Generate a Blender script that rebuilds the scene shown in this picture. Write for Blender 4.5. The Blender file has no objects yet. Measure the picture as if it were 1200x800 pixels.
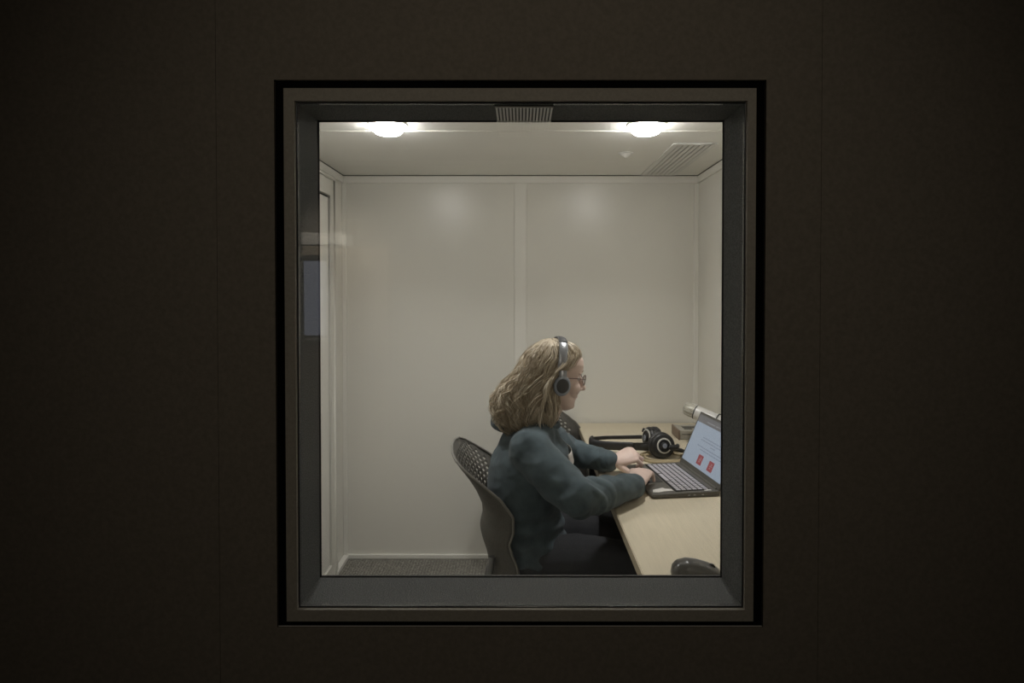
import bpy, bmesh, math, random
import numpy as np
from mathutils import Vector, Matrix, Euler, noise
random.seed(7); rng = np.random.default_rng(7)
PI = math.pi
sc = bpy.context.scene
COL = sc.collection

# ------------------------------------------------------------------ materials
def mat(name, color, rough=0.5, metal=0.0, spec=0.5, var=0.0, vscale=40.0, bump=0.0, bscale=200.0,
        emit=None, estr=0.0, stretch=(1, 1, 1), sheen=0.0, coat=0.0):
    m = bpy.data.materials.new(name); m.use_nodes = True
    nt = m.node_tree; b = nt.nodes['Principled BSDF']
    c = (*color, 1.0)
    b.inputs['Base Color'].default_value = c
    b.inputs['Roughness'].default_value = rough
    b.inputs['Metallic'].default_value = metal
    b.inputs['Specular IOR Level'].default_value = spec
    if sheen: b.inputs['Sheen Weight'].default_value = sheen
    if coat: b.inputs['Coat Weight'].default_value = coat
    if emit:
        b.inputs['Emission Color'].default_value = (*emit, 1); b.inputs['Emission Strength'].default_value = estr
    tc = nt.nodes.new('ShaderNodeTexCoord')
    mp = nt.nodes.new('ShaderNodeMapping'); mp.inputs['Scale'].default_value = stretch
    nt.links.new(tc.outputs['Object'], mp.inputs['Vector'])
    if var > 0:
        n = nt.nodes.new('ShaderNodeTexNoise'); n.inputs['Scale'].default_value = vscale
        n.inputs['Detail'].default_value = 4
        nt.links.new(mp.outputs['Vector'], n.inputs['Vector'])
        r = nt.nodes.new('ShaderNodeValToRGB')
        r.color_ramp.elements[0].position = 0.3; r.color_ramp.elements[1].position = 0.7
        r.color_ramp.elements[0].color = (*[max(0, x * (1 - var)) for x in color], 1)
        r.color_ramp.elements[1].color = (*[min(1, x * (1 + var)) for x in color], 1)
        nt.links.new(n.outputs['Fac'], r.inputs['Fac']); nt.links.new(r.outputs['Color'], b.inputs['Base Color'])
    if bump > 0:
        n2 = nt.nodes.new('ShaderNodeTexNoise'); n2.inputs['Scale'].default_value = bscale
        n2.inputs['Detail'].default_value = 2
        nt.links.new(mp.outputs['Vector'], n2.inputs['Vector'])
        bp = nt.nodes.new('ShaderNodeBump'); bp.inputs['Strength'].default_value = bump
        bp.inputs['Distance'].default_value = 0.002
        nt.links.new(n2.outputs['Fac'], bp.inputs['Height']); nt.links.new(bp.outputs['Normal'], b.inputs['Normal'])
    return m

def glass_mat(name, tint=(1, 1, 1), ior=1.5):
    m = bpy.data.materials.new(name); m.use_nodes = True
    nt = m.node_tree; nt.nodes.clear()
    o = nt.nodes.new('ShaderNodeOutputMaterial'); mx = nt.nodes.new('ShaderNodeMixShader')
    t = nt.nodes.new('ShaderNodeBsdfTransparent'); t.inputs['Color'].default_value = (*tint, 1)
    g = nt.nodes.new('ShaderNodeBsdfGlossy'); g.inputs['Roughness'].default_value = 0.0
    f = nt.nodes.new('ShaderNodeFresnel'); ge = nt.nodes.new('ShaderNodeNewGeometry')
    k = nt.nodes.new('ShaderNodeMath'); k.operation = 'MULTIPLY_ADD'      # same reflectance on the way in and out of the thin pane
    k.inputs[1].default_value = 1/ior - ior; k.inputs[2].default_value = ior
    nt.links.new(ge.outputs['Backfacing'], k.inputs[0]); nt.links.new(k.outputs[0], f.inputs['IOR'])
    nt.links.new(f.outputs[0], mx.inputs[0]); nt.links.new(t.outputs[0], mx.inputs[1]); nt.links.new(g.outputs[0], mx.inputs[2])
    nt.links.new(mx.outputs[0], o.inputs[0])
    return m

def carpet_mat():
    m = mat('carpet_tile', (0.15, 0.145, 0.125), rough=0.95, spec=0.1, bump=0.6, bscale=500)
    nt = m.node_tree; b = nt.nodes['Principled BSDF']
    tc = nt.nodes.new('ShaderNodeTexCoord'); mp = nt.nodes.new('ShaderNodeMapping')
    nt.links.new(tc.outputs['Object'], mp.inputs['Vector'])
    w = nt.nodes.new('ShaderNodeTexWave'); w.inputs['Scale'].default_value = 20; w.inputs['Distortion'].default_value = 9.0
    w.inputs['Detail'].default_value = 3; w.inputs['Detail Scale'].default_value = 4
    nt.links.new(mp.outputs['Vector'], w.inputs['Vector'])
    n = nt.nodes.new('ShaderNodeTexNoise'); n.inputs['Scale'].default_value = 60
    nt.links.new(mp.outputs['Vector'], n.inputs['Vector'])
    mu = nt.nodes.new('ShaderNodeMath'); mu.operation = 'MULTIPLY'
    nt.links.new(w.outputs['Fac'], mu.inputs[0]); nt.links.new(n.outputs['Fac'], mu.inputs[1])
    r = nt.nodes.new('ShaderNodeValToRGB')
    r.color_ramp.elements[0].position = 0.1; r.color_ramp.elements[1].position = 0.55
    r.color_ramp.elements[0].color = (0.15, 0.142, 0.122, 1); r.color_ramp.elements[1].color = (0.34, 0.325, 0.285, 1)
    nt.links.new(mu.outputs[0], r.inputs['Fac']); nt.links.new(r.outputs['Color'], b.inputs['Base Color'])
    return m

M = {}
M['wall'] = mat('cream_wall_panel', (0.80, 0.78, 0.715), rough=0.27, spec=0.5, var=0.02, vscale=300, bump=0.12, bscale=350)
M['ceiling'] = mat('cream_ceiling_panel', (0.88, 0.865, 0.81), rough=0.5, spec=0.35, var=0.02, vscale=200)
M['trim'] = mat('cream_trim', (0.84, 0.82, 0.76), rough=0.35)
M['seal'] = mat('black_seal_and_gap_shade', (0.02, 0.02, 0.02), rough=0.6)  # seals and inner bead; also the painted shadow line under the ceiling
M['gap'] = mat('black_gasket', (0.004, 0.004, 0.004), rough=0.9, spec=0.05)
M['outer'] = mat('dark_taupe_cladding', (0.21, 0.185, 0.148), rough=0.8, spec=0.2, var=0.10, vscale=120, bump=0.15, bscale=250)
M['rim'] = mat('grey_taupe_frame', (0.33, 0.305, 0.255), rough=0.7, spec=0.2, var=0.08, vscale=200)
M['felt'] = mat('dark_grey_felt', (0.14, 0.143, 0.138), rough=0.85, spec=0.15, var=0.45, vscale=420, bump=0.5, bscale=500)
M['bead'] = mat('glossy_dark_bead', (0.03, 0.03, 0.032), rough=0.18, spec=0.8)
M['glass'] = glass_mat('clear_window_glass')
M['carpet'] = carpet_mat()
M['white'] = mat('white_plastic', (0.75, 0.74, 0.70), rough=0.4)
M['slot'] = mat('dark_slot', (0.10, 0.10, 0.09), rough=0.8)
M['lens'] = mat('lit_lamp_lens', (0.9, 0.9, 0.9), rough=0.4, emit=(1.0, 0.99, 0.965), estr=56.0)
M['desk'] = mat('pale_maple_laminate', (0.66, 0.585, 0.44), rough=0.42, spec=0.4, var=0.05, vscale=9, stretch=(14, 1, 1))
M['edge'] = mat('pale_edge_band', (0.50, 0.43, 0.31), rough=0.5)
M['dark_panel'] = mat('black_desk_panel', (0.018, 0.016, 0.015), rough=0.6)
M['chair'] = mat('charcoal_chair_plastic', (0.105, 0.099, 0.087), rough=0.5, spec=0.4, var=0.15, vscale=160, bump=0.15, bscale=300)
M['chair_rim_lit'] = mat('lit_edge_chair_rim', (0.20, 0.19, 0.17), rough=0.4)  # paler than the shell, imitates light caught on the edge
M['chair_metal'] = mat('grey_chair_tube', (0.25, 0.25, 0.25), rough=0.35, metal=0.7)
M['seat_fabric'] = mat('black_seat_fabric', (0.03, 0.03, 0.03), rough=0.9, bump=0.3)
M['skin'] = mat('skin', (0.70, 0.535, 0.465), rough=0.5, spec=0.4, var=0.05, vscale=30)
M['lips'] = mat('lip_skin', (0.42, 0.22, 0.20), rough=0.45)
M['eye'] = mat('eye_white', (0.7, 0.68, 0.65), rough=0.2)
M['iris'] = mat('eye_iris', (0.05, 0.06, 0.06), rough=0.2)
M['hair_a'] = mat('dark_blonde_hair', (0.36, 0.29, 0.20), rough=0.42, spec=0.5)
M['hair_b'] = mat('blonde_hair', (0.53, 0.45, 0.335), rough=0.40, spec=0.5)
M['hair_c'] = mat('light_blonde_hair', (0.69, 0.61, 0.48), rough=0.40, spec=0.5)
M['hoodie'] = mat('dark_teal_fleece', (0.078, 0.102, 0.113), rough=0.92, spec=0.15, var=0.22, vscale=25, bump=0.25, bscale=500, sheen=0.12)
M['rib'] = mat('dark_teal_rib_knit', (0.066, 0.086, 0.097), rough=0.95, spec=0.1, bump=0.4, bscale=400)
M['print'] = mat('pale_print', (0.52, 0.48, 0.44), rough=0.7)
M['trouser'] = mat('black_trouser', (0.030, 0.031, 0.035), rough=0.9, bump=0.3)
M['shoe'] = mat('black_shoe', (0.02, 0.02, 0.02), rough=0.5)
M['sole'] = mat('white_sole', (0.5, 0.5, 0.48), rough=0.6)
M['silver'] = mat('silver_grey_metal', (0.34, 0.35, 0.37), rough=0.3, metal=0.6)
M['grey_dark'] = mat('dark_grey_pad', (0.06, 0.06, 0.062), rough=0.55)
M['bluegrey'] = mat('blue_grey_cup', (0.30, 0.325, 0.37), rough=0.35, metal=0.4)
M['wire'] = mat('dark_red_brown_wire', (0.10, 0.045, 0.04), rough=0.35, metal=0.4)
M['lensglass'] = glass_mat('eyeglass_lens')
M['black'] = mat('black_plastic', (0.016, 0.016, 0.016), rough=0.42, spec=0.5)
M['black_pad'] = mat('black_leatherette', (0.022, 0.021, 0.022), rough=0.5, bump=0.2)
M['ring'] = mat('bright_silver_ring', (0.62, 0.60, 0.55), rough=0.35, metal=0.3)
M['tan'] = mat('tan_cord', (0.38, 0.31, 0.19), rough=0.6)
M['laptop'] = mat('dark_grey_laptop_shell', (0.10, 0.095, 0.083), rough=0.42, spec=0.5, var=0.05, vscale=60)
M['key'] = mat('grey_key', (0.50, 0.48, 0.52), rough=0.4)
M['keybed'] = mat('black_key_bed', (0.012, 0.012, 0.013), rough=0.6)
M['screen'] = mat('lit_screen', (0.02, 0.02, 0.02), rough=0.3, emit=(0.70, 0.83, 1.0), estr=0.37)
M['toolbar'] = mat('lit_screen_toolbar', (0.02, 0.02, 0.02), rough=0.3, emit=(0.85, 0.84, 0.86), estr=0.135)
M['text'] = mat('lit_screen_text', (0.02, 0.02, 0.02), rough=0.3, emit=(0.62, 0.74, 0.92), estr=0.27)
M['tooltext'] = mat('lit_toolbar_text', (0.02, 0.02, 0.02), rough=0.3, emit=(0.9, 0.9, 0.92), estr=0.24)
M['red'] = mat('lit_red_tile', (0.02, 0.01, 0.01), rough=0.3, emit=(1.0, 0.20, 0.23), estr=0.22)
M['redglyph'] = mat('lit_tile_glyph', (0.02, 0.02, 0.02), rough=0.3, emit=(1.0, 0.62, 0.62), estr=0.26)
M['sticker'] = mat('white_paper_sticker', (0.72, 0.70, 0.66), rough=0.6)
M['mic'] = mat('satin_silver_microphone', (0.72, 0.71, 0.68), rough=0.35, metal=0.05)
M['mesh'] = mat('microphone_mesh', (0.46, 0.44, 0.36), rough=0.45, metal=0.2, var=0.5, vscale=350)
M['box'] = mat('warm_grey_box', (0.36, 0.34, 0.29), rough=0.5)
M['wood'] = mat('red_brown_wood', (0.20, 0.145, 0.105), rough=0.5, var=0.2, vscale=20, stretch=(1, 1, 8))
M['mouse'] = mat('dark_glossy_mouse', (0.065, 0.062, 0.055), rough=0.28, spec=0.6)
M['hall'] = mat('brown_hall_wall', (0.22, 0.20, 0.17), rough=0.9)
M['hall_door'] = mat('brown_hall_door', (0.36, 0.30, 0.23), rough=0.7)
M['hall_pale'] = mat('pale_hall_trim', (0.75, 0.73, 0.68), rough=0.6)
M['hall_pane'] = mat('lit_room_beyond', (0.1, 0.1, 0.1), rough=0.4, emit=(0.66, 0.72, 0.9), estr=0.75)

# ------------------------------------------------------------------ mesh helpers
class MB:
    def __init__(s): s.v = []; s.f = []; s.m = []
    def add(s, vs, fs, mi=0):
        o = len(s.v); s.v += [tuple(p) for p in vs]; s.f += [tuple(i + o for i in f) for f in fs]; s.m += [mi] * len(fs); return s
    def box(s, x0, x1, y0, y1, z0, z1, mi=0, X=None):
        vs = [Vector(p) for p in ((x0,y0,z0),(x1,y0,z0),(x1,y1,z0),(x0,y1,z0),(x0,y0,z1),(x1,y0,z1),(x1,y1,z1),(x0,y1,z1))]
        if X is not None: vs = [X @ p for p in vs]
        return s.add(vs, [(0,3,2,1),(4,5,6,7),(0,1,5,4),(1,2,6,5),(2,3,7,6),(3,0,4,7)], mi)
    def tube(s, pts, rad, n=12, up=None, caps=True, closed=False, mi=0, X=None, round_end=False):
        """rad: scalar or list of scalar / (ra, rb).  ra is along the side axis, rb along 'up'."""
        pts = [Vector(p) for p in pts]; k = len(pts)
        rad = [rad] * k if not isinstance(rad, (list, tuple)) else list(rad)
        if round_end:
            t0 = (pts[0] - pts[1]).normalized(); t1 = (pts[-1] - pts[-2]).normalized()
            def rr(r, q): return (r[0] * q, r[1] * q) if isinstance(r, tuple) else r * q
            def mx(r): return min(r) if isinstance(r, tuple) else r
            a = [(pts[0] + t0 * mx(rad[0]) * d, rr(rad[0], q)) for d, q in ((0.97, 0.22), (0.8, 0.6), (0.45, 0.88))]
            b = [(pts[-1] + t1 * mx(rad[-1]) * d, rr(rad[-1], q)) for d, q in ((0.45, 0.88), (0.8, 0.6), (0.97, 0.22))]
            pts = [p for p, _ in a] + pts + [p for p, _ in b]; rad = [r for _, r in a] + rad + [r for _, r in b]; k = len(pts)
        vs = []; prev = None
        for i in range(k):
            if closed: t = pts[(i + 1) % k] - pts[i - 1]
            else: t = pts[min(i + 1, k - 1)] - pts[max(i - 1, 0)]
            t.normalize()
            if prev is None:
                u = Vector(up) if up is not None else (Vector((0, 0, 1)) if abs(t.z) < 0.9 else Vector((1, 0, 0)))
            else: u = prev
            u = (u - t * u.dot(t)).normalized(); prev = u
            sd = t.cross(u)
            r = rad[i]; ra, rb = r if isinstance(r, tuple) else (r, r)
            for j in range(n):
                a = 2 * PI * j / n
                vs.append(pts[i] + sd * (ra * math.cos(a)) + u * (rb * math.sin(a)))
        fs = []
        for i in range(k if closed else k - 1):
            for j in range(n):
                a = i * n + j; b = i * n + (j + 1) % n; c = ((i + 1) % k) * n + (j + 1) % n; d = ((i + 1) % k) * n + j
                fs.append((a, b, c, d))
        if caps and not closed:
            fs.append(tuple(range(n - 1, -1, -1))); fs.append(tuple((k - 1) * n + j for j in range(n)))
        if X is not None: vs = [X @ p for p in vs]
        return s.add(vs, fs, mi)
    def lathe(s, prof, X=Matrix(), n=32, mi=0):
        """prof: (radius, height) along local z"""
        vs = []; fs = []; k = len(prof)
        for r, h in prof:
            for j in range(n):
                a = 2 * PI * j / n; vs.append(X @ Vector((r * math.cos(a), r * math.sin(a), h)))
        for i in range(k - 1):
            for j in range(n):
                fs.append((i*n+j, i*n+(j+1)%n, (i+1)*n+(j+1)%n, (i+1)*n+j))
        fs.append(tuple(range(n-1,-1,-1))); fs.append(tuple((k-1)*n+j for j in range(n)))
        return s.add(vs, fs, mi)
    def ellipsoid(s, c, r, X=None, nu=24, nv=14, mi=0):
        vs = []; fs = []
        c = Vector(c)
        for i in range(nv + 1):
            th = PI * i / nv
            for j in range(nu):
                ph = 2 * PI * j / nu
                p = c + Vector((r[0]*math.sin(th)*math.cos(ph), r[1]*math.sin(th)*math.sin(ph), r[2]*math.cos(th)))
                vs.append(X @ p if X is not None else p)
        for i in range(nv):
            for j in range(nu):
                fs.append((i*nu+j, (i+1)*nu+j, (i+1)*nu+(j+1)%nu, i*nu+(j+1)%nu))
        return s.add(vs, fs, mi)
    def mesh(s, name):
        me = bpy.data.meshes.new(name); me.from_pydata(s.v, [], s.f)
        me.polygons.foreach_set('material_index', s.m); me.update()
        return me
    def build(s, name, mats, parent=None, smooth=True, bevel=0.0, angle=40, world=False):
        me = s.mesh(name)
        bm = bmesh.new(); bm.from_mesh(me)
        bmesh.ops.remove_doubles(bm, verts=bm.verts, dist=1e-6)
        bmesh.ops.recalc_face_normals(bm, faces=bm.faces); bm.to_mesh(me); bm.free()
        return finish(me, name, mats, parent, smooth, bevel, angle)

def finish(me, name, mats, parent=None, smooth=True, bevel=0.0, angle=40):
    for m in (mats if isinstance(mats, (list, tuple)) else [mats]): me.materials.append(m)
    o = bpy.data.objects.new(name, me); COL.objects.link(o)
    if parent is not None:
        o.parent = parent
    if bevel > 0:
        b = o.modifiers.new('bevel', 'BEVEL'); b.width = bevel; b.segments = 2; b.limit_method = 'ANGLE'; b.angle_limit = math.radians(35)
    if smooth:
        me.polygons.foreach_set('use_smooth', [True] * len(me.polygons))
        if angle < 180:
            bm = bmesh.new(); bm.from_mesh(me); lim = math.radians(angle)
            for e in bm.edges:
                if len(e.link_faces) == 2 and e.calc_face_angle(0) > lim: e.smooth = False
            bm.to_mesh(me); bm.free()
    return o

def remesh(mb, voxel, smooth_iter=4):
    me = mb.mesh('tmp'); o = bpy.data.objects.new('tmp', me); COL.objects.link(o)
    r = o.modifiers.new('r', 'REMESH'); r.mode = 'VOXEL'; r.voxel_size = voxel
    if smooth_iter:
        s_ = o.modifiers.new('s', 'SMOOTH'); s_.factor = 0.5; s_.iterations = smooth_iter
    dg = bpy.context.evaluated_depsgraph_get()
    out = bpy.data.meshes.new_from_object(o.evaluated_get(dg))
    bpy.data.objects.remove(o); out.materials.clear()
    return out

def local(root, mb):
    """shift world-space vertices into the frame of an unrotated root Empty"""
    L = root.location
    mb.v = [(p[0]-L.x, p[1]-L.y, p[2]-L.z) for p in mb.v]
    return mb

def tag(o, label=None, cat=None, group=None, kind=None):
    if label: o['label'] = label
    if cat: o['category'] = cat
    if group: o['group'] = group
    if kind: o['kind'] = kind
    return o
def empty(name, loc, label=None, cat=None, group=None, kind=None):
    o = bpy.data.objects.new(name, None); o.empty_display_size = 0.05; COL.objects.link(o); o.location = loc
    return tag(o, label, cat, group, kind)
def struct(name, mb, mats, label=None, **k):
    o = mb.build(name, mats, **k); o['kind'] = 'structure'
    if label: o['label'] = label
    return o
def copy_tree(o, parent=None):
    c = o.copy(); COL.objects.link(c)
    if parent is not None: c.parent = parent
    for ch in list(o.children): copy_tree(ch, c)
    return c
def spline(pts, n=8):
    """Catmull-Rom through the points"""
    P = [Vector(p) for p in pts]; out = []
    for i in range(len(P) - 1):
        p0 = P[max(i-1, 0)]; p1 = P[i]; p2 = P[i+1]; p3 = P[min(i+2, len(P)-1)]
        for k in range(n):
            t = k / n
            out.append(0.5 * ((2*p1) + (p2-p0)*t + (2*p0-5*p1+4*p2-p3)*t*t + (3*p1-p0-3*p2+p3)*t**3))
    out.append(P[-1]); return out

# ------------------------------------------------------------------ room: sizes
XL, XR, YF, YB, ZC = -0.972, 0.972, 1.205, 3.27, 2.10      # booth interior
YO = 1.078                                                   # outer face of the front wall
WX0, WX1, WZ0, WZ1 = -0.4025, 0.4040, 0.8955, 1.8080         # clear window opening
GX0, GX1, GZ0, GZ1 = -0.4427, 0.4415, 0.858, 1.849           # hole in the cladding

# floor (one carpet through hall and booth)
struct('floor', MB().box(-2.6, 2.6, -3.1, 3.45, -0.06, 0), M['carpet'], 'grey patterned carpet')
# booth ceiling
struct('ceiling', MB().box(XL-.1, XR+.1, YF, YB+.1, ZC, ZC+.06), M['ceiling'], 'cream booth ceiling')
struct('wall_back', MB().box(XL-.1, XR+.1, YB, YB+.1, 0, ZC), M['wall'], 'cream booth back wall')
struct('wall_right', MB().box(XR, XR+.1, YF, YB, 0, ZC), M['wall'], 'cream booth right wall')
struct('wall_left', MB().box(XL-.1, XL, YF, YB, 0, ZC), M['wall'], 'cream booth left wall')
# front wall: lining inside, cladding panels outside with narrow seams
w = MB()
for a, b, c, d in ((-2.6, GX0, 0, 2.6), (GX1, 2.6, 0, 2.6), (GX0, GX1, 0, GZ0), (GX0, GX1, GZ1, 2.6)):
    w.box(a, b, YO + .006, YF, c, d, 0)
seams = [-1.64, -0.547, 0.541, 1.63]
xs = [-2.6] + seams + [2.6]
for i in range(len(xs) - 1):
    a, b = xs[i] + .0005, xs[i+1] - .0005
    y0, y1 = YO, YO + .0035
    if a < GX0 and b > GX1:
        for q in ((a, GX0, 0, 2.6), (GX1, b, 0, 2.6), (GX0, GX1, 0, GZ0), (GX0, GX1, GZ1, 2.6)): w.box(q[0], q[1], y0, y1, q[2], q[3], 1)
    else: w.box(a, b, y0, y1, 0, 2.6, 1)
w.box(-2.6, GX0, YO+.0015, YO+.0062, 0, 2.6, 1); w.box(GX1, 2.6, YO+.0015, YO+.0062, 0, 2.6, 1)
struct('wall_front', w, [M['wall'], M['outer']], 'dark taupe outer wall around the booth window', smooth=False)

# trims
n_trim = 0
def trim(mb, m, label=None, bevel=0.0015):
    global n_trim; n_trim += 1
    return struct('trim_%d' % n_trim, mb, m, label, bevel=bevel)
trim(MB().box(-.033, .033, YB-.007, YB, .0, ZC-.043), M['trim'], 'vertical joint strip on back wall')
trim(MB().box(XL, XR, YB-.009, YB, ZC-.043, ZC-.004), M['trim'], 'joint strip along top of back wall')
trim(MB().box(XR-.025, XR, YB-.008, YB, .026, ZC-.044), M['trim'], 'right corner strip of back wall')
trim(MB().box(XL, XL+.022, YB-.012, YB, .026, ZC-.044), M['trim'], 'left corner strip of back wall')
trim(MB().box(XR-.009, XR, YF, YB-.01, ZC-.043, ZC-.004), M['trim'], 'strip along top of right wall')
trim(MB().box(XL, XL+.009, YF, YB-.01, ZC-.043, ZC-.004), M['trim'], 'strip along top of left wall')
g = MB().box(XL, XR, YB-.010, YB, ZC-.004, ZC); g.box(XL, XL+.010, YF, YB-.010, ZC-.004, ZC); g.box(XR-.010, XR, YF, YB-.010, ZC-.004, ZC)
trim(g, M['seal'], 'dark strip painted as shadow gap under ceiling', bevel=0)  # dark strip stands in for shade in the wall-to-ceiling gap
trim(MB().box(XL, XR, 2.355, 2.375, ZC-.004, ZC), M['trim'], 'joint strip across ceiling')
struct('baseboard_back', MB().box(XL, XR, YB-.014, YB, 0, .024), M['trim'], bevel=.003)
struct('baseboard_left', MB().box(XL, XL+.030, 3.06, YB-.014, 0, .024), M['trim'], bevel=.003)
struct('baseboard_right', MB().box(XR-.014, XR, YF, YB-.014, 0, .024), M['trim'], bevel=.003)
# door in the left wall
d = empty('door_1', (XL, 2.52, 0), kind='structure'); d['label'] = 'cream booth door in left wall'
local(d, b := MB().box(XL, XL+.012, 2.08, 2.987, .09, 1.937)); b.build('door_leaf', M['trim'], d, bevel=.003)
b = MB().box(XL, XL+.005, 2.987, 2.998, .085, 1.947).box(XL, XL+.005, 2.07, 2.987, 1.937, 1.947).box(XL, XL+.005, 2.07, 2.987, .085, .09)
local(d, b); b.build('door_seal', M['seal'], d)
b = MB().box(XL, XL+.020, 2.998, 3.075, .0, 2.03).box(XL, XL+.020, 2.0, 2.998, 1.947, 2.03).box(XL, XL+.022, 2.0, 2.998, 0, .085)
b.box(XL, XL+.028, 3.05, 3.075, 0, 2.045); b.box(XL, XL+.028, 2.0, 3.05, 2.03, 2.045)
local(d, b); b.build('door_casing', M['wall'], d, bevel=.003)
b = MB().tube([(XL+.012, 2.16, 1.0), (XL+.05, 2.16, 1.0), (XL+.05, 2.27, 1.0)], .009, n=12)
local(d, b); b.build('door_handle', M['silver'], d)

# ------------------------------------------------------------------ window
win = empty('window_1', (0, YO, WZ0), kind='structure'); win['label'] = 'square booth window in a deep dark frame'
def ring(x0, x1, z0, z1, wl, y0, y1):
    """rectangular ring just outside the opening x0..x1, z0..z1, wl = (left, right, bottom, top) widths"""
    l, r, bo, t = wl; m = MB()
    m.box(x0-l, x0, y0, y1, z0-bo, z1+t); m.box(x1, x1+r, y0, y1, z0-bo, z1+t)
    m.box(x0, x1, y0, y1, z0-bo, z0); m.box(x0, x1, y0, y1, z1, z1+t)
    return m
RX0, RX1, RZ0, RZ1 = -.4225, .4205, .8735, 1.8315
b = ring(RX0, RX1, RZ0, RZ1, (RX0-GX0, GX1-RX1, RZ0-GZ0, GZ1-RZ1), YO+.006, YO+.05); local(win, b); b.build('gasket', M['gap'], win, smooth=False)
b = ring(WX0-.001, WX1+.001, WZ0-.001, WZ1+.001, (WX0-RX0-.001, RX1-WX1-.001, WZ0-RZ0-.001, RZ1-WZ1-.001), YO-.008, YO+.05)
local(win, b); b.build('outer_frame', M['rim'], win, smooth=False)
b = ring(WX0, WX1, WZ0, WZ1, (.02, .02, .02, .02), YO+.004, YF-.004); local(win, b); b.build('reveal_lining', M['felt'], win, smooth=False)
b = MB(); ez = .0014
for (p, q) in (((WX0, WZ0), (WX1, WZ0)), ((WX1, WZ0), (WX1, WZ1)), ((WX1, WZ1), (WX0, WZ1)), ((WX0, WZ1), (WX0, WZ0))):
    b.tube([(p[0], YO+.001, p[1]), (q[0], YO+.001, q[1])], ez, n=10)
local(win, b); b.build('outer_bead', M['bead'], win)
b = MB()
for (p, q) in (((WX0, WZ0), (WX1, WZ0)), ((WX1, WZ0), (WX1, WZ1)), ((WX1, WZ1), (WX0, WZ1)), ((WX0, WZ1), (WX0, WZ0))):
    b.tube([(p[0], YF-.012, p[1]), (q[0], YF-.012, q[1])], .0025, n=10)
local(win, b); b.build('inner_bead', M['seal'], win)
b = MB().box(WX0+.0002, WX1-.0002, YO+.006, YO+.012, WZ0+.0002, WZ1-.0002); local(win, b); b.build('outer_pane', M['glass'], win, smooth=False)
b = MB().box(WX0+.0002, WX1-.0002, YF-.010, YF-.004, WZ0+.0002, WZ1-.0002); local(win, b); b.build('inner_pane', M['glass'], win, smooth=False)
b = ring(WX0-.02, WX1+.02, WZ0-.02, WZ1+.02, (.045, .045, .045, .045), YF-.003, YF+.012); local(win, b); b.build('inner_frame', M['trim'], win, bevel=.002)
# small louvred grille in the soffit of the frame
gr = empty('ventilation_grille', (0, YO+.065, WZ1), 'small pale ribbed grille in the top of the window frame', 'grille')
gx0, gx1, gy0, gy1 = -.047, .0605, YO+.016, YF-.020
b = MB().box(gx0, gx1, gy0, gy1, WZ1-.0015, WZ1-.0002); local(gr, b); b.build('backing', M['slot'], gr, smooth=False)
b = MB(); nb = 17
for i in range(nb):
    x = gx0 + (gx1-gx0) * (i+.5) / nb
    b.box(x-.0018, x+.0018, gy0, gy1, WZ1-.004, WZ1-.0012)
b.box(gx0, gx1, gy0-.002, gy0+.001, WZ1-.004, WZ1-.0012); b.box(gx0, gx1, gy1-.001, gy1+.002, WZ1-.004, WZ1-.0012)
local(gr, b); b.build('ribs', M['white'], gr, smooth=False)

# ------------------------------------------------------------------ ceiling fittings
def downlight(x, y, label):
    r = empty('ceiling_light', (x, y, ZC), label, 'light', 'round ceiling lights in the booth')
    MB().lathe([(.074, -.0002), (.075, -.003), (.072, -.005), (.059, -.005)]).build('trim_ring', M['white'], r)
    MB().lathe([(.057, -.004), (.059, -.012), (.056, -.025), (.046, -.034), (.025, -.040), (.006, -.042)]).build('lens', M['lens'], r)
    return r
downlight(-.502, 2.27, 'left one of the two lit round ceiling lights')
downlight(.475, 2.27, 'right one of the two lit round ceiling lights, near the vent')
v = empty('ceiling_vent', (.745, 2.93, ZC), 'long white slatted air vent in the ceiling by the right wall', 'vent')
b = MB(); vx0, vx1, vy0, vy1 = .675, .815, 2.57, 3.24
b.box(vx0-.025, vx0, vy0-.02, vy1, ZC-.006, ZC); b.box(vx1, vx1+.025, vy0-.02, vy1, ZC-.006, ZC)
b.box(vx0, vx1, vy0-.02, vy0, ZC-.006, ZC); b.box(vx0, vx1, vy1-.02, vy1, ZC-.006, ZC)
local(v, b); b.build('frame', M['white'], v, bevel=.002)
b = MB().box(vx0, vx1, vy0, vy1-.02, ZC-.002, ZC-.0005); local(v, b); b.build('backing', M['slot'], v, smooth=False)
b = MB()
for i in range(6):
    x = vx0 + (vx1-vx0) * (i+.5) / 6
    b.box(x-.0088, x+.0088, vy0, vy1-.02, ZC-.006, ZC-.002)
local(v, b); b.build('slats', M['white'], v, smooth=False)
s_ = empty('smoke_sensor', (.48, 2.74, ZC), 'tiny white dome sensor on the ceiling', 'sensor')
MB().lathe([(.024, 0), (.024, -.006), (.016, -.012), (.006, -.02), (.002, -.021)]).build('dome', M['white'], s_)
MB().lathe([(.034, 0), (.034, -.003), (.026, -.004)]).build('base_plate', M['white'], s_)

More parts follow.
